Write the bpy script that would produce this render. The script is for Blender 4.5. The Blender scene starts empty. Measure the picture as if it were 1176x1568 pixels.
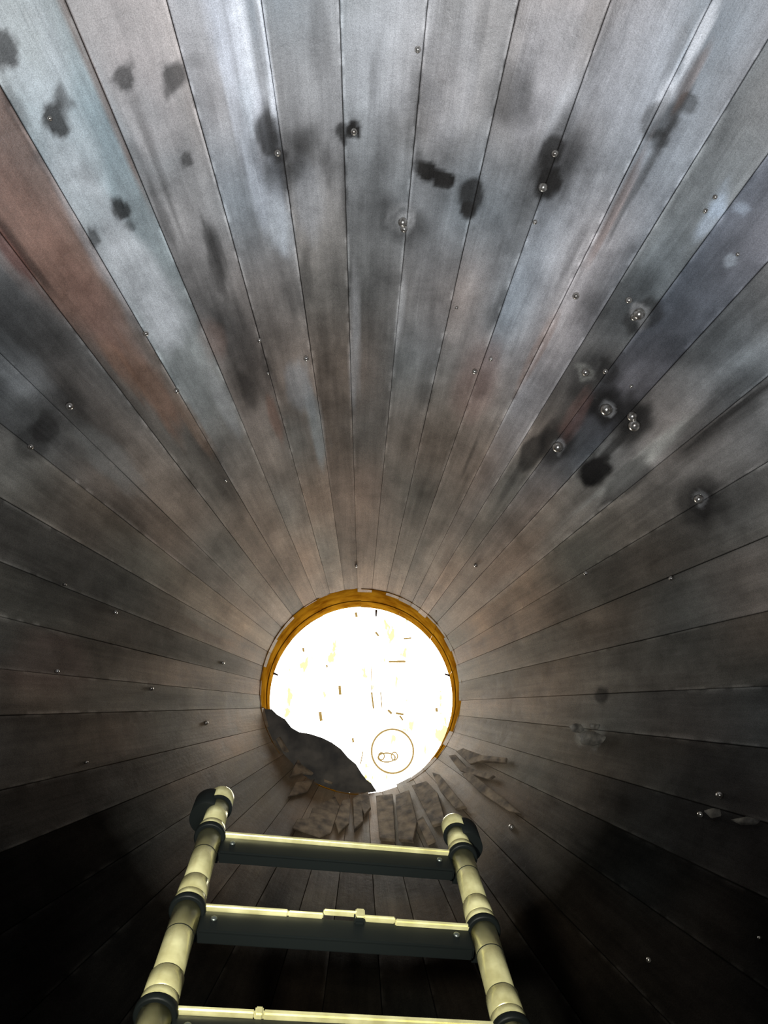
import bpy, bmesh, math, random
import numpy as np
from mathutils import Vector, Matrix
random.seed(7); rng=np.random.RandomState(5)
scn=bpy.context.scene
scn.view_settings.view_transform='Standard'
# ------------------------------------------------------------------ camera
F=1141.0; CX=588.0; CY=784.0
Zc=Vector((-36/F,-424/F,-1)).normalized()
up=Vector((0,1,0))
Yc=-(up-Zc*up.dot(Zc)).normalized()
Xc=Yc.cross(Zc)
M=Matrix((Xc,Yc,Zc))            # cam->world
def c2w(v): return M@Vector(v)
HZ=6.5
def pdir(px,py): return c2w(((px-CX)/F,-(py-CY)/F,-1.0))
dh=pdir(553,1052)
C=Vector((0,0,HZ))-dh*(5.0/dh.z)
cam=bpy.data.cameras.new('camera'); co=bpy.data.objects.new('camera',cam); scn.collection.objects.link(co)
cam.sensor_fit='VERTICAL'; cam.sensor_height=24; cam.lens=24*F/1568; cam.clip_start=0.02
co.matrix_world=Matrix.Translation(C)@M.to_4x4()
scn.camera=co
# ------------------------------------------------------------------ cone shell survey
RH=0.655; TA=math.tan(math.radians(30)); ZA=HZ+RH/TA; ZE=1.9
def hit(px,py,off=0.0):
    d=pdir(px,py); za=ZA-off/math.sin(math.radians(30))
    a=d.x**2+d.y**2-TA*TA*d.z**2
    b=2*(C.x*d.x+C.y*d.y+TA*TA*(za-C.z)*d.z)
    c=C.x**2+C.y**2-TA*TA*(za-C.z)**2
    D=math.sqrt(max(b*b-4*a*c,0)); best=None
    for s in((-b-D)/(2*a),(-b+D)/(2*a)):
        if s>0 and (C+d*s).z<za and (best is None or s<best): best=s
    return C+d*best
def phi_of(p): return math.atan2(p.x,-p.y)
# ------------------------------------------------------------------ helpers
def mat(name,base,rough=.6,metal=0,noise=None,bump=0,emit=None,es=0,spec=.5):
    m=bpy.data.materials.new(name); m.use_nodes=True; nt=m.node_tree; b=nt.nodes['Principled BSDF']
    b.inputs['Roughness'].default_value=rough; b.inputs['Metallic'].default_value=metal
    b.inputs['Specular IOR Level'].default_value=spec
    b.inputs['Base Color'].default_value=(*base,1)
    if noise:
        sc,c2=noise
        tc=nt.nodes.new('ShaderNodeTexCoord'); n=nt.nodes.new('ShaderNodeTexNoise'); n.inputs['Scale'].default_value=sc; n.inputs['Detail'].default_value=6
        r=nt.nodes.new('ShaderNodeValToRGB'); r.color_ramp.elements[0].position=.35; r.color_ramp.elements[1].position=.65
        r.color_ramp.elements[0].color=(*base,1); r.color_ramp.elements[1].color=(*c2,1)
        nt.links.new(tc.outputs['Object'],n.inputs['Vector']); nt.links.new(n.outputs['Fac'],r.inputs['Fac']); nt.links.new(r.outputs['Color'],b.inputs['Base Color'])
        if bump:
            bp=nt.nodes.new('ShaderNodeBump'); bp.inputs['Strength'].default_value=bump; bp.inputs['Distance'].default_value=.01
            nt.links.new(n.outputs['Fac'],bp.inputs['Height']); nt.links.new(bp.outputs['Normal'],b.inputs['Normal'])
    if emit:
        b.inputs['Emission Color'].default_value=(*emit,1); b.inputs['Emission Strength'].default_value=es
    return m
def add_obj(name,bm,mats,smooth=False,parent=None):
    me=bpy.data.meshes.new(name); bm.normal_update(); bm.to_mesh(me); bm.free()
    for m in mats: me.materials.append(m)
    if smooth:
        for p in me.polygons: p.use_smooth=True
    o=bpy.data.objects.new(name,me); scn.collection.objects.link(o)
    if parent: o.parent=parent
    return o
def lathe(bm,p0,axis,prof,seg=28,mi=0,caps=True):
    """prof: list (distance along axis, radius)"""
    a=axis.normalized(); u=a.orthogonal().normalized(); v=a.cross(u)
    rings=[]
    for s,r in prof:
        rings.append([bm.verts.new(p0+a*s+(u*math.cos(t)+v*math.sin(t))*r) for t in [2*math.pi*k/seg for k in range(seg)]])
    for A,B in zip(rings,rings[1:]):
        for k in range(seg):
            f=bm.faces.new((A[k],A[(k+1)%seg],B[(k+1)%seg],B[k])); f.material_index=mi; f.smooth=True
    if caps:
        f=bm.faces.new(rings[0][::-1]); f.material_index=mi
        f=bm.faces.new(rings[-1]); f.material_index=mi
def box(bm,c,ax,ay,az,sx,sy,sz,mi=0,bev=0):
    vs=[]
    for i in(-1,1):
        for j in(-1,1):
            for k in(-1,1): vs.append(bm.verts.new(c+ax*(i*sx/2)+ay*(j*sy/2)+az*(k*sz/2)))
    fs=[]
    for q in((0,1,3,2),(4,6,7,5),(0,4,5,1),(2,3,7,6),(0,2,6,4),(1,5,7,3)):
        f=bm.faces.new([vs[i] for i in q]); f.material_index=mi; fs.append(f)
    if bev:
        es=list({e for f in fs for e in f.edges})
        bmesh.ops.bevel(bm,geom=es,offset=bev,segments=2,affect='EDGES',material=mi)
# ------------------------------------------------------------------ plank boundaries
lines=[(0,130),(0,355),(100,0),(255,0),(400,0),(520,0),(655,0),(795,0),(935,0),(1090,0),
       (1176,60),(1176,235),(1176,400),(1176,575),(1176,820),(1176,935),(1176,1050),(1176,1145),(1176,1260),
       (80,710),(0,860),(60,1030),(0,1095),(0,1210),(0,540)]
ph=sorted(phi_of(hit(*l)) for l in lines)
g=[ph[0]]
for p in ph[1:]:
    if p-g[-1]<0.055: continue
    n=max(1,round((p-g[-1])/0.135)); b0=g[-1]
    for k in range(1,n+1): g.append(b0+(p-b0)*k/n)
rest=2*math.pi-(g[-1]-g[0]); n=round(rest/0.15)
e0=g[-1]
for k in range(1,n): g.append(e0+rest*k/n+random.uniform(-.012,.012))
bounds=g+[g[0]+2*math.pi]
NP=len(bounds)-1
def plank_at(px,py):
    p=phi_of(hit(px,py))
    for i in range(NP):
        for q in(p,p+2*math.pi):
            if bounds[i]<=q<bounds[i+1]: return i
    return 0
def vnoise(x,y,seed):
    r=np.random.RandomState(seed).rand(256,256)
    xi=np.floor(x).astype(int); yi=np.floor(y).astype(int); fx=x-xi; fy=y-yi
    fx=fx*fx*(3-2*fx); fy=fy*fy*(3-2*fy); xi%=256; yi%=256; x1=(xi+1)%256; y1=(yi+1)%256
    return (r[xi,yi]*(1-fx)+r[x1,yi]*fx)*(1-fy)+(r[xi,y1]*(1-fx)+r[x1,y1]*fx)*fy
tint={}
def T(px,py,c): tint[plank_at(px,py)]=np.array(c)
T(60,120,(.33,.365,.37)); T(170,40,(.36,.335,.325)); T(20,260,(.20,.13,.105)); T(0,450,(.14,.14,.14)); T(330,30,(.32,.33,.35)); T(460,30,(.27,.27,.275))
T(1130,30,(.31,.315,.335)); T(1020,20,(.33,.335,.355)); T(1176,330,(.17,.18,.21))
NU,NV=26,440
V=[];Fc=[];COL=[];base=0;UV=[]
zs=np.linspace(0,1,NV)
for i in range(NP):
    a,b=bounds[i],bounds[i+1]
    off=rng.uniform(-.003,.003); ztop=HZ+rng.uniform(-.012,.03)
    z=ztop+(ZE-ztop)*zs; rho=(ZA-z)*TA
    mid=(a+b)/2; hw=np.tan((b-a)/2)
    gap=(.0006+.0036*np.clip(vnoise(z*2.3,z*0+i*3.3,3)-.35,0,1))*np.clip(rho/2.4,.35,1)
    halfw=rho*hw-gap
    # extra columns close to both edges so that the worn fringes stay crisp
    u=np.linspace(-.9,.9,NU-8); u=np.concatenate([[-1,-1,-.985,-.96,-.93],u,[.93,.96,.985,1,1]])
    W=len(u)
    push=np.zeros(W); push[0]=push[-1]=.014
    nrm=np.array([math.sin(mid)*math.cos(math.radians(30)),-math.cos(mid)*math.cos(math.radians(30)),math.sin(math.radians(30))])
    rad=np.array([math.sin(mid),-math.cos(mid),0]); tan=np.array([math.cos(mid),math.sin(mid),0])
    edgepush=np.zeros(W); edgepush[1]=edgepush[-2]=1
    sc=np.clip(rho/2.4,.3,1)
    offs=(off*sc)[:,None]+push[None,:]+edgepush[None,:]*(.0025*sc)[:,None]
    P=(rho[:,None,None]*rad+ np.array([0,0,1])*z[:,None,None] + (halfw[:,None]*u[None,:])[:,:,None]*tan + offs[:,:,None]*nrm)
    V.append(P.reshape(-1,3))
    idx=np.arange(NV*W).reshape(NV,W)+base
    q=np.stack([idx[:-1,:-1],idx[:-1,1:],idx[1:,1:],idx[1:,:-1]],-1).reshape(-1,4); Fc.append(q); base+=NV*W
    # colour
    tone=tint.get(i,np.array([.255,.26,.268])*rng.uniform(.86,1.12)+rng.uniform(-.006,.006,3))
    wx=(halfw[:,None]*u[None,:]); zz=np.repeat(z[:,None],W,1)
    n4=vnoise(zz*1.1+40,(mid+wx/2)*3.0+20,15); n5=vnoise(zz*2.6+9,(mid+wx/2)*7.0+30,16); n6=vnoise(zz*6+3,(mid+wx/2)*20+30,26)
    brown=np.array([.27,.205,.15])*rng.uniform(.85,1.15)
    n1=vnoise(zz*1.3+i*7.1,wx*4+i*3.7,11); n2=vnoise(zz*3.1+i*5.3,wx*16+i,12); n3=vnoise(zz*9+i*2.2,wx*60+i*9,13)
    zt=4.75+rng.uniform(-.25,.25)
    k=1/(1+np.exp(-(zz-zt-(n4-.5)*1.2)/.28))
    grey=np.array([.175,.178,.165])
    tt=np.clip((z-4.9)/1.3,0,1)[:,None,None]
    dark2=brown*(.42+.58*tt)+grey*(.5*(1-tt))  # brown boards high up; warm glow round the opening painted into their colour
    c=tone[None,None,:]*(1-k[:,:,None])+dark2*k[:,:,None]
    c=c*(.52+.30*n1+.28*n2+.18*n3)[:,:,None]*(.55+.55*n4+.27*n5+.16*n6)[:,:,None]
    c[:,:,0]*=(1+.26*(n5-.5)); c[:,:,2]*=(1-.16*(n5-.5))
    # pale flecked fringe near seams
    ed=halfw[:,None]*(1-np.abs(u[None,:])); side=(vnoise(zz*1.5+i*3,np.sign(u)[None,:]*3+zz*0+i*2,18)>.38)
    fr=np.clip(1.2-ed/(.013),0,1)*np.clip((vnoise(zz*26+i,wx*0+i*2,17)-.35)*4,0,1)*side*np.clip((6.3-zz)/1.5,0,1)
    c=c*(1+.75*fr)[:,:,None]+.06*fr[:,:,None]
    dk=np.clip(1-ed/(.005*sc[:,None]),0,1); c=c*(1-.35*dk)[:,:,None]
    # shade on the side behind the ladder, painted into the board colour
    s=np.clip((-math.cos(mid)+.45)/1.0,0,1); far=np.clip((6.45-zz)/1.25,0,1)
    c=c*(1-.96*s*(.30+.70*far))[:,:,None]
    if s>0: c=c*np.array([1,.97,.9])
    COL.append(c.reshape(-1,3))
    UV.append(np.stack([wx+i*1.37,zz],-1).reshape(-1,2))
V=np.concatenate(V);Fc=np.concatenate(Fc);COL=np.concatenate(COL);UV=np.concatenate(UV)
WET=np.zeros(len(V))
def stain(px,py,r,asp,st,col=None,ringed=False):
    global COL
    p=hit(px,py); dist=(p-C).length; R=r/F*dist; p=np.array(p)
    m=np.nonzero(np.abs(V-p).max(1)<R*max(asp,1)*1.6)[0]
    ph_=math.atan2(p[0],-p[1]); al=np.array([math.sin(ph_)*.5,-math.cos(ph_)*.5,-.866]); ac=np.array([math.cos(ph_),math.sin(ph_),0])
    d=V[m]-p; x=d@ac; y=d@al/asp
    q=1/max(R,.02)
    rr=np.sqrt(x*x+y*y)/R*(1+.4*(vnoise(V[m][:,2]*.8*q/max(asp,1)+px,x*q*1.1+py,21)-.5)*2+.14*(vnoise(V[m][:,2]*2.5*q/max(asp,1)+px,x*q*3+py,22)-.5)*2)
    tight=.45 if (r<=24 and st>=.6 and col is None) else .8
    w=np.clip((1.3-(.15 if tight<.5 else 0)-rr)/tight,0,1); w=w*w*(3-2*w)
    if ringed: w=w*(1-.7*np.clip(1-abs(rr-.55)/.2,0,1))
    w=(w*st)
    if col is None: WET[m]=np.maximum(WET[m],w)
    w=w[:,None]
    cc=np.array([.020,.019,.018]) if col is None else np.array(col)
    COL[m]=COL[m]*(1-w)+cc*w
# big soft damp fields
for a in [(950,560,110,1.5,.45),(60,600,110,1.5,.45),(1090,480,70,2,.35),(1080,760,90,1.5,.35),(60,820,90,1.5,.25),(620,560,90,2,.12),(1050,1180,110,1.3,.35),(620,320,60,1.5,.25),(840,270,50,1.6,.35),(700,260,50,1.2,.3),(440,225,55,1.2,.3)]:
    stain(*a)
for a in [(375,560,40,2,.3),(350,120,9,9,.6,(.55,.58,.64)),(375,90,10,11,.85,(.66,.69,.74)),(408,90,8,13,.85,(.66,.69,.74)),(385,170,10,4,.6,(.55,.6,.66)),(400,190,9,5,.7,(.58,.6,.65)),(395,280,12,7,.55,(.5,.54,.6)),(425,300,10,7,.5,(.5,.54,.6)),(430,350,14,3,.5,(.5,.54,.58)),
          (60,100,35,2,.5,(.45,.48,.50)),(30,40,26,2,.5,(.41,.45,.45)),(110,230,35,2.5,.5,(.45,.48,.50)),(150,330,30,3,.5,(.44,.46,.48)),(225,440,34,2.5,.8,(.47,.49,.51)),(250,490,26,2,.7,(.45,.47,.49)),(340,30,30,3,.45,(.52,.55,.62)),(545,480,6,12,.6,(.5,.5,.5)),(540,560,6,10,.5,(.42,.42,.42)),(612,480,7,9,.5,(.5,.5,.5)),
          (1075,50,10,4,.7,(.66,.68,.72)),(1020,150,8,4,.7,(.66,.68,.72)),(600,60,50,1.6,.35,(.48,.49,.52)),(820,120,40,2,.3,(.48,.48,.52)),(960,90,50,2,.35,(.48,.5,.55)),(980,710,11,9,.6,(.46,.46,.42)),(485,660,12,6,.6,(.38,.42,.42)),(460,600,16,3,.5,(.36,.39,.41)),(345,620,16,4,.5,(.36,.37,.37)),
          (470,300,20,3,.3,(.4,.42,.45)),(890,1120,16,.8,.4,(.25,.25,.22)),(915,1128,14,.8,.4,(.22,.22,.2)),(1085,340,12,3,.5,(.4,.47,.56)),(1120,400,8,1,.45,(.4,.45,.5)),(1100,320,8,2,.6,(.4,.48,.58)),(1135,318,8,1,.45,(.36,.42,.5)),(665,850,18,3,.5,(.40,.33,.26)),
          (200,20,60,2,.35,(.46,.41,.40)),(210,150,40,2,.35,(.44,.39,.38)),(700,120,35,2,.3,(.45,.46,.49)),(860,180,20,3,.4,(.5,.52,.56)),(30,575,24,2,.35,(.3,.32,.33)),(170,700,24,3,.35,(.24,.25,.24)),(330,960,14,4,.35,(.32,.28,.22)),(770,900,12,5,.35,(.36,.30,.24)),(380,900,12,4,.3,(.33,.28,.22))]:
    stain(*a[:5],col=a[5] if len(a)>5 else None)
for a in [(85,185,19,1.1,.9),(100,150,6,3,.6),(183,322,13,1.2,.9),(190,118,15,1,.75),(265,118,16,1.2,.8),(300,95,12,1,.4),(200,345,9,1,.6),(145,365,9,1.5,.7),(212,250,20,1.6,.4),(140,265,16,1,.3),
          (288,245,10,1,.7),(105,620,36,1.3,.5),(45,680,26,1,.6),(72,655,20,1,.6),(430,235,36,1,.55),(430,238,12,1,.7),(408,208,16,1.8,.85),(470,215,18,1.4,.5),(425,270,20,1.5,.5),(330,380,10,4,.5),
          (541,200,12,1,1),(526,200,13,1,.85),(620,340,32,1,.55),(655,260,15,.8,1),(670,267,14,.8,1),(688,276,12,1,1),(640,250,10,2,.5),(722,298,21,1.4,.9),(715,322,12,1,.8),(848,242,30,1.8,.75),(850,232,15,1.4,.8),(838,278,14,2.0,.95),
          (785,140,34,1.3,.5),(765,200,26,3,.35),(760,350,45,2,.3),(1005,185,24,1.1,.65),(1055,157,14,1,.65),(1010,210,13,1,.65),(960,450,48,1.5,.5),(985,482,24,1,.65),(915,585,40,1.6,.6),(930,570,16,1,.6),(930,625,26,1,.85),(970,640,28,1.2,.9),
          (850,682,30,1.2,.8),(905,728,20,1.4,1),(815,690,22,1.6,.75),(1068,768,42,1,.7),(1072,765,20,1,.6),(920,1065,14,1,.7),(1110,630,34,3,.65),(960,740,18,3,.6),(880,640,50,1.5,.4),
          (8,75,14,1.4,.85),(310,440,22,3,.35),(330,400,9,6,.6),(480,640,30,3,.3),(560,520,60,3,.2),(390,520,40,3,.4),(700,450,60,2,.25),
          (150,800,60,2,.35),(40,520,60,2,.5),(560,310,34,2,.3),(370,560,30,3,.35),(110,880,70,1.5,.35),(640,170,26,3,.35),(690,60,24,3,.3),(490,60,20,3,.35),(300,160,30,1.5,.3),
          (730,590,22,1,.35),(900,880,60,2,.3),(330,720,16,5,.4),(1100,1250,70,1.5,.5),(180,950,60,2,.3),(560,700,60,2,.2),(1000,900,80,2,.3),(1150,480,50,2,.4),(450,455,16,2,.4),(590,210,20,2,.3),(910,120,20,3,.3),(655,590,14,3,.3),(20,160,12,2,.5),
          (410,570,8,4,.5),(380,600,8,5,.4),(760,480,8,5,.4),(250,330,7,6,.5),(500,250,8,4,.4),(575,130,8,5,.35),(880,380,8,6,.4),(1040,70,9,4,.4),(930,30,9,4,.35),(740,40,9,3,.35),(470,420,8,5,.45)]:
    stain(*a)
# reddish boards
for a in [(60,370,40,3.5,.55,(.22,.125,.095)),(150,480,26,3.5,.5,(.20,.115,.09)),(240,600,16,5,.55,(.22,.11,.065)),(20,390,14,3,.6,(.13,.05,.04)),(730,590,40,2,.35,(.24,.14,.12)),(420,640,10,4,.5,(.24,.13,.09)),(80,1000,40,2,.35,(.12,.075,.06)),(880,640,14,3,.35,(.22,.12,.10)),(330,520,20,2,.4,(.22,.14,.11)),(935,340,6,12,.45,(.20,.12,.09)),(1060,120,6,8,.35,(.22,.13,.09)),(150,130,6,22,.55,(.16,.09,.06)),(300,660,10,6,.4,(.24,.15,.10)),(560,780,60,1.5,.3,(.28,.20,.155)),(820,540,9,8,.4,(.24,.14,.10)),(780,860,20,5,.35,(.28,.19,.13)),(190,560,12,5,.5,(.20,.11,.07))]:
    stain(*a[:5],col=a[5])
for a in [(620,335,19,1,.35,(.34,.34,.34)),(620,338,10,1,.45,(.38,.38,.38)),(980,480,14,1,.5,(.4,.4,.4)),(930,625,12,1,.6,(.42,.42,.42)),(855,682,11,1,.5,(.4,.4,.4)),(898,570,11,1,.4,(.38,.38,.34)),(1072,765,10,1,.4,(.4,.4,.4))]:
    stain(*a[:5],col=a[5],ringed=True)
# long fissures running along planks
for a in [(40,395,5,14,.6),(240,250,4,22,.5),(1000,240,5,24,.6),(950,300,4,16,.5),(1110,640,6,14,.7),(940,680,6,9,.7),(780,740,5,10,.4),(530,300,4,14,.5),(720,700,4,12,.4),(1050,130,4,14,.45),(400,60,4,20,.5),(640,150,4,16,.4)]:
    stain(*a)
COL=np.clip(COL,0.0015,.8)
me=bpy.data.meshes.new('ceiling')
me.vertices.add(len(V)); me.vertices.foreach_set('co',V.astype(np.float32).ravel())
me.loops.add(len(Fc)*4); me.loops.foreach_set('vertex_index',Fc.astype(np.int32).ravel())
me.polygons.add(len(Fc)); me.polygons.foreach_set('loop_start',np.arange(0,len(Fc)*4,4,dtype=np.int32))
me.update(calc_edges=True)
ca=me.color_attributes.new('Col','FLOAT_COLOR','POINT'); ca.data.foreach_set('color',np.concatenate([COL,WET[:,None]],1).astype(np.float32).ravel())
uv=me.uv_layers.new(name='UVMap'); uv.data.foreach_set('uv',UV[Fc.ravel()].astype(np.float32).ravel())
m=bpy.data.materials.new('weathered_boards'); m.use_nodes=True; nt=m.node_tree; N=nt.nodes; L=nt.links; B=N['Principled BSDF']
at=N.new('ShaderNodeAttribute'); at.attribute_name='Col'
uvn=N.new('ShaderNodeUVMap'); mp=N.new('ShaderNodeMapping'); mp.inputs['Scale'].default_value=(45,3.0,1); L.new(uvn.outputs[0],mp.inputs[0])
gr=N.new('ShaderNodeTexNoise'); gr.inputs['Scale'].default_value=1; gr.inputs['Detail'].default_value=7; gr.inputs['Distortion'].default_value=.8; L.new(mp.outputs[0],gr.inputs['Vector'])
tc=N.new('ShaderNodeTexCoord'); bl=N.new('ShaderNodeTexNoise'); bl.inputs['Scale'].default_value=4; bl.inputs['Detail'].default_value=8; bl.inputs['Roughness'].default_value=.68; L.new(tc.outputs['Object'],bl.inputs['Vector'])
fi=N.new('ShaderNodeTexNoise'); fi.inputs['Scale'].default_value=260; fi.inputs['Detail'].default_value=3; L.new(tc.outputs['Object'],fi.inputs['Vector'])
def mr(s,a,b,c,d):
    x=N.new('ShaderNodeMapRange'); x.inputs[1].default_value=a;x.inputs[2].default_value=b;x.inputs[3].default_value=c;x.inputs[4].default_value=d; L.new(s,x.inputs[0]); return x.outputs[0]
def mul(a,b,op='MULTIPLY'):
    x=N.new('ShaderNodeMath'); x.operation=op; L.new(a,x.inputs[0]); L.new(b,x.inputs[1]); return x.outputs[0]
k=mul(mul(mr(gr.outputs['Fac'],.3,.7,.88,1.10),mr(bl.outputs['Fac'],.3,.7,.62,1.35)),mr(fi.outputs['Fac'],.3,.7,.72,1.3))
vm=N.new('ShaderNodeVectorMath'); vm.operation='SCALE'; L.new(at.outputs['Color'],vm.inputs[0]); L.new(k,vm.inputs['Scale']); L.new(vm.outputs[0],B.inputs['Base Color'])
L.new(mul(mr(bl.outputs['Fac'],.35,.65,.38,.60),mr(at.outputs['Alpha'],0,1,1,.9)),B.inputs['Roughness'])
bw_=N.new('ShaderNodeRGBToBW'); L.new(at.outputs['Color'],bw_.inputs[0])
L.new(mr(bw_.outputs[0],.01,.16,.0,.42),B.inputs['Specular IOR Level'])   # darkened boards are matt
kb=mul(mr(gr.outputs['Fac'],.3,.7,.9,1.08),mr(bl.outputs['Fac'],.3,.7,.66,1.32))
bp=N.new('ShaderNodeBump'); bp.inputs['Strength'].default_value=.5; bp.inputs['Distance'].default_value=.007; L.new(kb,bp.inputs['Height']); L.new(bp.outputs[0],B.inputs['Normal'])
me.materials.append(m)
ceil=bpy.data.objects.new('ceiling',me); scn.collection.objects.link(ceil)
# dark felt behind the boards
black=mat('roofing_felt',(.02,.018,.016),.95,spec=.05)
bm=bmesh.new(); seg=96
prof=[(HZ+.03,(ZA-HZ)*TA+.02),(ZE,(ZA-ZE)*TA+.035)]
rings=[[bm.verts.new((r*math.sin(2*math.pi*k/seg),-r*math.cos(2*math.pi*k/seg),z)) for k in range(seg)] for z,r in prof]
for k in range(seg): bm.faces.new((rings[0][k],rings[0][(k+1)%seg],rings[1][(k+1)%seg],rings[1][k]))
add_obj('felt_lining',bm,[black],True,ceil)
# ------------------------------------------------------------------ wall + floor
RW=(ZA-ZE)*TA+.045
brick=mat('sooty_plaster',(.05,.047,.045),.9,0,(3,(.03,.03,.03)),.4)
bm=bmesh.new()
prof=[(0,RW),(ZE,RW),(ZE,RW+.2),(0,RW+.2)]
rings=[[bm.verts.new((r*math.sin(2*math.pi*k/seg),-r*math.cos(2*math.pi*k/seg),z)) for k in range(seg)] for z,r in prof]
for a in range(4):
    for k in range(seg): bm.faces.new((rings[a][k],rings[a][(k+1)%seg],rings[(a+1)%4][(k+1)%seg],rings[(a+1)%4][k]))
add_obj('wall_round',bm,[brick],True)
bm=bmesh.new(); vs=[[bm.verts.new(((RW+.2)*math.sin(2*math.pi*k/seg),-(RW+.2)*math.cos(2*math.pi*k/seg),z)) for k in range(seg)] for z in(-.1,0)]
bm.faces.new(vs[0]); bm.faces.new(vs[1][::-1])
for k in range(seg): bm.faces.new((vs[0][k],vs[1][k],vs[1][(k+1)%seg],vs[0][(k+1)%seg]))
add_obj('floor',bm,[mat('earth_floor',(.03,.027,.024),.95,0,(5,(.02,.018,.016)),.4)])
# ------------------------------------------------------------------ collar of the opening
CH=.54
coll=mat('orange_timber',(.075,.026,.001),.9,0,(9,(.15,.068,.004)),.5,spec=0)
bm=bmesh.new(); n=14
for k in range(n):      # staves of the curb ring
    a0=2*math.pi*k/n; a1=2*math.pi*(k+1)/n
    r0=RH+.006+random.uniform(-.003,.003)
    for (za,zb,dr) in((HZ-.012,HZ+.17,0),(HZ+.17,HZ+.36,.006),(HZ+.36,HZ+CH,.0)):
        S=6; ri=[];ro=[]
        for zz_ in(za,zb):
            ri.append([bm.verts.new(((r0+dr)*math.sin(a0+(a1-a0)*j/S),-(r0+dr)*math.cos(a0+(a1-a0)*j/S),zz_)) for j in range(S+1)])
            ro.append([bm.verts.new(((r0+.03)*math.sin(a0+(a1-a0)*j/S),-(r0+.03)*math.cos(a0+(a1-a0)*j/S),zz_)) for j in range(S+1)])
        for j in range(S):
            bm.faces.new((ri[0][j],ri[0][j+1],ri[1][j+1],ri[1][j])); bm.faces.new((ro[0][j],ro[1][j],ro[1][j+1],ro[0][j+1]))
            bm.faces.new((ri[0][j],ro[0][j],ro[0][j+1],ri[0][j+1])); bm.faces.new((ri[1][j],ri[1][j+1],ro[1][j+1],ro[1][j]))
curb=add_obj('roof_opening_curb',bm,[coll])
iron=mat('rusty_iron',(.03,.02,.015),.6,.6)
bm=bmesh.new()
def at_z(px,py,z):
    d=pdir(px,py); return C+d*((z-C.z)/d.z)
for px,py,dx,dy in((576,934,0,10),(417,1030,9,4),(693,1036,-12,-4)):
    p=at_z(px,py,HZ+CH-.03); q=at_z(px+dx,py+dy,HZ+CH-.03)
    lathe(bm,p,q-p,[(0,.009),((q-p).length,.006)],10)
add_obj('hooks',bm,[iron],False,curb)
# ------------------------------------------------------------------ skylight
sk=bpy.data.materials.new('glowing_daylight_panel'); sk.use_nodes=True; nt=sk.node_tree; b=nt.nodes['Principled BSDF']
tc=nt.nodes.new('ShaderNodeTexCoord'); mp=nt.nodes.new('ShaderNodeMapping'); mp.inputs['Scale'].default_value=(8,3.5,1); n1=nt.nodes.new('ShaderNodeTexNoise'); n1.inputs['Scale'].default_value=1.6; n1.inputs['Detail'].default_value=7
r=nt.nodes.new('ShaderNodeValToRGB'); r.color_ramp.elements[0].position=.35; r.color_ramp.elements[0].color=(.110,.106,.045,1); r.color_ramp.elements[1].position=.43; r.color_ramp.elements[1].color=(1,1,.93,1)
nt.links.new(tc.outputs['Object'],mp.inputs[0]); nt.links.new(mp.outputs[0],n1.inputs['Vector']); nt.links.new(n1.outputs['Fac'],r.inputs['Fac']); nt.links.new(r.outputs['Color'],b.inputs['Emission Color'])
b.inputs['Emission Strength'].default_value=7.5
bm=bmesh.new()
lathe(bm,Vector((0,0,HZ+CH)),Vector((0,0,1)),[(0,RH+.05),(.03,RH+.05)],72)
sky=add_obj('skylight',bm,[sk])
ochre=mat('ochre_frame',(.2,.13,.04),.6,0,None,0,(.75,.52,.16),.4)  # frame given a faint glow of its own, though no lamp
bm=bmesh.new()
def torus(bm,c,R,r,sq=1,seg=48):
    rs=[]
    for k in range(seg):
        t=2*math.pi*k/seg; o=Vector((math.cos(t)*R,math.sin(t)*R*sq,0)); e=o.normalized()
        rs.append([bm.verts.new(c+o+(e*math.cos(s)+Vector((0,0,1))*math.sin(s))*r) for s in[2*math.pi*j/6 for j in range(6)]])
    for k in range(seg):
        for j in range(6): bm.faces.new((rs[k][j],rs[(k+1)%seg][j],rs[(k+1)%seg][(j+1)%6],rs[k][(j+1)%6]))
zq=HZ+CH-.012
torus(bm,at_z(601,1150,zq),.148,.0075,1); torus(bm,at_z(592,1160,zq),.06,.006,.5); torus(bm,at_z(604,1158,zq),.022,.005,1.2); torus(bm,at_z(584,1158,zq),.02,.005,1.2)
for a,bq,w in(((568,1008),(569,1058),.003),((569,1060),(572,1085),.007),((583,1060),(585,1084),.004),((595,1013),(621,1013),.008),((556,1150),(552,1170),.004),((594,1087),(600,1093),.009),((606,1092),(618,1094),.008),((612,1096),(617,1103),.007),((575,968),(580,974),.008),((618,978),(630,977),.006),((668,1084),(669,1090),.010),((520,1050),(521,1064),.011),((545,938),(546,945),.010),((490,1090),(492,1104),.012),((540,1130),(541,1137),.008),((464,992),(465,998),.008),((500,1018),(501,1022),.007)):
    p=at_z(*a,zq);q=at_z(*bq,zq); lathe(bm,p,q-p,[(0,w),((q-p).length,w)],8)
add_obj('latch_and_frame',bm,[ochre],False,sky)
# ------------------------------------------------------------------ broken board in opening
bw=mat('dark_broken_wood',(.025,.023,.022),.85,0,(9,(.08,.07,.06)),.6)
bm=bmesh.new()
edge=[(398,1083),(408,1086),(416,1086),(424,1094),(436,1101),(446,1114),(458,1121),(476,1124),(494,1130),(508,1137),(522,1147),(533,1160),(545,1170),(553,1183),(561,1194),(569,1200),(577,1212)]
pts=[at_z(x,y,HZ+.02) for x,y in edge]
pts=[p if Vector((p.x,p.y)).length<RH else Vector((p.x,p.y,0)).normalized()*(RH)+Vector((0,0,p.z)) for p in pts]
a0=math.atan2(pts[-1].y,pts[-1].x); a1=math.atan2(pts[0].y,pts[0].x)
if a1<a0: a1+=2*math.pi
arc=[Vector((RH*math.cos(a0+(a1-a0)*k/16),RH*math.sin(a0+(a1-a0)*k/16),HZ+.02)) for k in range(1,16)]
loop=pts+arc
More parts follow.
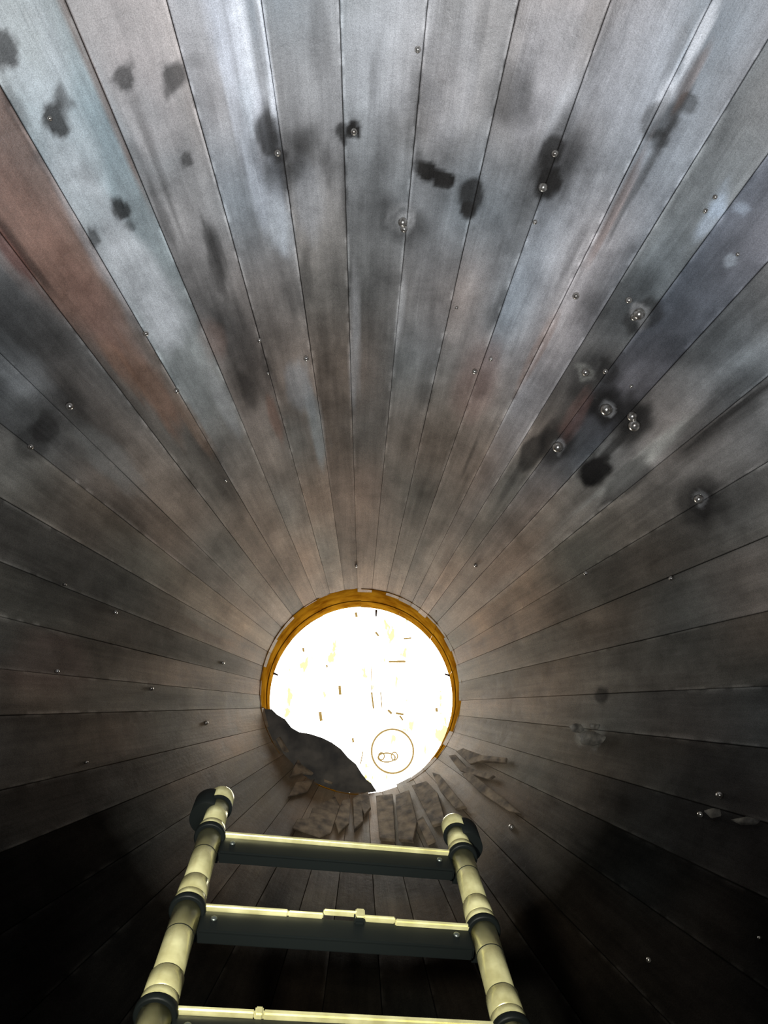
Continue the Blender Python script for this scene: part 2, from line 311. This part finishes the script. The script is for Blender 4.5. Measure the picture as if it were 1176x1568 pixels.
vb=[bm.verts.new(p) for p in loop]; vt=[bm.verts.new(p+Vector((0,0,.03))) for p in loop]
bm.faces.new(vb); bm.faces.new(vt[::-1])
for k in range(len(loop)): bm.faces.new((vb[k],vt[k],vt[(k+1)%len(loop)],vb[(k+1)%len(loop)]))
add_obj('broken_board',bm,[bw],False,ceil)
# ------------------------------------------------------------------ split shingle ends round the opening
sh1=mat('split_wood_pale',(.21,.16,.11),.85,0,(16,(.055,.042,.032)),.6)
bm=bmesh.new()
def chunk(quad,th=.03):
    c=[hit(x,y,.010) for x,y in quad]
    nn=(c[1]-c[0]).cross(c[2]-c[0]).normalized()
    if nn.dot(C-c[0])<0: nn=-nn
    d=[p+nn*th*random.uniform(.6,1.1) for p in c]
    A=[bm.verts.new(p) for p in c]; D=[bm.verts.new(p) for p in d]
    bm.faces.new(A[::-1]); bm.faces.new(D); n_=len(A)
    for k in range(n_): bm.faces.new((A[k],A[(k+1)%n_],D[(k+1)%n_],D[k]))
for q in [[(478,1240),(512,1222),(520,1236),(506,1278),(490,1284),(447,1270),(455,1256),(472,1256)],
          [(524,1228),(536,1226),(534,1264),(518,1278),(512,1262)],[(540,1226),(552,1218),(556,1262),(542,1276)],
          [(546,1222),(564,1218),(568,1240),(558,1252)],[(576,1222),(602,1220),(606,1290),(582,1288)],
          [(607,1222),(628,1215),(640,1262),(634,1292),(612,1290)],[(632,1206),(655,1200),(672,1218),(684,1262),(664,1268),(650,1240)],
          [(664,1186),(676,1190),(715,1238),(700,1242),(676,1214)],[(700,1152),(712,1148),(740,1158),(778,1162),(776,1170),(742,1168),(722,1172)],
          [(708,1186),(722,1184),(776,1226),(800,1248),(780,1244),(735,1214)],[(422,1132),(430,1130),(440,1154),(432,1150)],
          [(456,1160),(466,1166),(478,1188),(462,1186),(442,1192)],[(490,1188),(500,1184),(512,1196),(508,1202),(496,1198)],
          [(690,1160),(700,1158),(716,1176),(760,1190),(750,1196),(706,1182)],
          [(640,1262),(650,1256),(668,1290),(655,1296)],[(452,1200),(480,1196),(470,1214),(440,1222)]]:
    chunk(q,random.uniform(.012,.03))
bmesh.ops.recalc_face_normals(bm,faces=bm.faces)
bmesh.ops.bevel(bm,geom=list(bm.edges),offset=.003,segments=1,affect='EDGES')
add_obj('split_shingle_ends',bm,[sh1],False,ceil)
bm=bmesh.new()
for q in [[(872,1112),(882,1108),(890,1109),(896,1118),(888,1123),(878,1121)],[(884,1126),(898,1121),(912,1121),(930,1129),(924,1138),(910,1142),(892,1140)],[(905,1108),(920,1110),(916,1118),(906,1116)],
          [(1078,1242),(1092,1238),(1104,1240),(1106,1250),(1090,1254)],[(1120,1256),(1145,1251),(1166,1256),(1160,1263),(1136,1264)]]:
    chunk(q,random.uniform(.010,.02))
bmesh.ops.recalc_face_normals(bm,faces=bm.faces)
bmesh.ops.bevel(bm,geom=list(bm.edges),offset=.003,segments=2,affect='EDGES')
add_obj('mortar_lumps',bm,[mat('dull_mortar',(.04,.037,.032),.8,0,(30,(.13,.12,.10)),.6)],True,ceil)
# ------------------------------------------------------------------ nails / bolts with water drops
bm=bmesh.new()
for x,y,r in [(105,620,7),(45,684,5),(175,937,4),(230,1055,4),(313,1107,4),(468,547,5),(397,520,4),(543,202,6),(833,285,8),(617,338,8),(618,350,6),(728,568,5),(930,625,11),(970,636,9),(974,650,11),(855,683,10),
          (980,480,10),(972,484,7),(1072,763,8),(730,865,4),(898,877,4),(752,548,4),(995,1472,4),(1105,1218,6),(785,1268,5),(882,452,6),(345,735,3),(222,510,5),(270,597,5),(1030,885,4),(425,233,6),(850,235,6),
          (898,570,7),(928,568,5),(130,1168,3),(85,1028,4),(340,1015,3),(1075,1248,5),(968,590,3),(640,75,5),(410,570,3),(75,180,4),(1096,300,4),(1082,322,4),(1130,390,3),(820,340,4),(700,470,3),(545,865,3),(97,895,3),(1165,1440,3),(965,458,6)]:
    p=hit(x,y,-.003); d=(p-C).length; R=r/F*d*.85; nn=Vector((-math.sin(phi_of(p))*.866,math.cos(phi_of(p))*.866,-.5))
    nn=(nn+Vector((random.uniform(-.25,.25),random.uniform(-.25,.25),random.uniform(-.25,.25)))).normalized()
    lathe(bm,p-nn*.004,nn,[(0,R*.75),(.012,R*.75),(.013,R)]+[(.013+R*1.1*math.sin(t),R*math.cos(t)+1e-4) for t in(.3,.6,.9,1.2,1.5)],14)
add_obj('roofing_nails',bm,[mat('wet_nail_steel',(.72,.70,.66),.22,.85,(60,(.25,.22,.19)))],False,ceil)
# ------------------------------------------------------------------ ladder
ZL=1.6
P1=C+c2w(((519-CX)/F,-(1295-CY)/F,-1))*ZL
D=c2w(((518-CX)/F,(CY-635)/F,-1)).normalized()
Rr=c2w((1,-.14,-.13)).normalized()
Nn=Rr.cross(D).normalized()
if Nn.dot(C-P1)<0: Nn=-Nn
SP=.1445*ZL*1.01; HWID=.273
alu=mat('pale_brassy_aluminium',(.84,.80,.44),.27,.7,(25,(.58,.54,.27)),.05)
blk=mat('black_plastic',(.003,.004,.004),.5,spec=.10)
lad=bpy.data.objects.new('telescopic_ladder',None); scn.collection.objects.link(lad)
top=.135
nr=int((P1.z/abs(D.z))/SP)
for sd,nm in((-1,'rail_left'),(1,'rail_right')):
    bm=bmesh.new()
    base=P1+Rr*sd*HWID
    bot=-(base.z-.03)/D.z
    tp=top+.03 if sd<0 else top+.0
    lathe(bm,base,D,[(tp-.055,.029),(tp-.012,.029),(tp-.004,.026),(tp,.016)],28,0)
    lathe(bm,base+Rr*sd*.020-Nn*.012,D,[(tp-.085,.038),(tp-.02,.038),(tp-.012,.032)],28,1)
    for k in range(nr+1):
        s1=-k*SP
        if s1-.2*SP<bot: break
        s0=max(s1-SP,bot)
        up_=tp-.055 if k==0 else s1
        lathe(bm,base,D,[(s1-.012,.030),(s1-.010,.0325),(s1+.0,.0325),(s1+.002,.030)],28,1)
        lathe(bm,base,D,[(s1+.002,.0265),(s1+.004,.029),(s1+.020,.029),(s1+.022,.0265)],28,0)
        if k==0: lathe(bm,base,D,[(s1+.02,.0245),(up_,.0245)],28,0); lathe(bm,base,D,[(up_-.003,.0305),(up_+.002,.0305)],28,1)
        r=.0245+.0003*k
        lathe(bm,base,D,[(s0+.02,r),(s1-.010,r)],28,0)
        lathe(bm,base,D,[(s0+.022,r),(s0+.024,r+.003),(s0+.064,r+.003),(s0+.066,r)],28,0)
        lathe(bm,base,D,[(s0+.0655,r+.001),(s0+.068,r+.001)],28,1)
        lathe(bm,base,D,[(s1-.075,r+.0004),(s1-.073,r+.0004)],28,1)
        box(bm,base+D*(s1-.012)-Nn*.03,Rr,D,Nn,.05,.05,.035,1,.006)
    b0=bot
    lathe(bm,base,D,[(b0-.02,.036),(b0+.06,.036),(b0+.066,.030)],28,1)
    add_obj(nm,bm,[alu,blk],False,lad)
bm=bmesh.new()
for k in range(nr+1):
    c=P1+D*(-k*SP)
    if (c-D*.1).z<.15: break
    W=2*HWID-.05
    box(bm,c-D*.030-Nn*.012,Rr,D,Nn,W,.056,.026,1,.004)
    def strip(u0,u1,dd,w=.009,h=.012):
        box(bm,c+Rr*((u0+u1)/2*W/2)+D*dd+Nn*.004,Rr,D,Nn,abs(u1-u0)*W/2,w,h,0,.002)
    if k==1:
        strip(-1,-.38,.0,.008); strip(-.38,-.12,-.001,.005); strip(-.12,.17,.010,.005); strip(.12,.19,.006,.024,.014); strip(.17,.42,.0,.007); strip(.42,1,-.006,.009)
        box(bm,c+Rr*(.15*W/2)+D*.0+Nn*.004,Rr,D,Nn,.02,.03,.01,1,.003)
    elif k==2:
        strip(-1,-.52,.0,.008); strip(-.52,-.47,.002,.016); strip(-.47,1,.0,.010)
    else: strip(-1,1,.0,.009)
    for sx in(-.9,.88):
        q=c+Rr*(sx*W/2)-D*.026+Nn*.001
        lathe(bm,q,Nn,[(0,.006),(.003,.006),(.004,.003)],12,2)
add_obj('rungs',bm,[alu,blk,mat('screw_steel',(.15,.17,.16),.35,.9)],False,lad)
# ------------------------------------------------------------------ lights
def area(name,loc,aim,size,power,col,spread=180):
    l=bpy.data.lights.new(name,'AREA'); l.shape='DISK'; l.size=size; l.energy=power; l.color=col; l.spread=math.radians(spread)
    o=bpy.data.objects.new(name,l); scn.collection.objects.link(o); o.location=loc
    o.rotation_euler=(Vector(aim)-Vector(loc)).to_track_quat('-Z','Y').to_euler(); return o
area('low_area_fill',(0.15,.75,1.1),(0.1,-2.6,3.4),.6,94,(.95,.97,1.0),125)  # area lamp added close to the camera to light the upper boards; no doorway
area('ladder_fill',(C.x-.25,C.y-.1,C.z-.1),tuple(P1-D*.2),.08,7,(1,.98,.85),45)  # small unseen lamp added beside the camera to brighten the ladder
w=bpy.data.worlds.new('world'); w.use_nodes=True; w.node_tree.nodes['Background'].inputs[0].default_value=(.5,.55,.6,1); w.node_tree.nodes['Background'].inputs[1].default_value=.3; scn.world=w
print('CAM',C,'P1',P1,'D',D,'NP',NP)
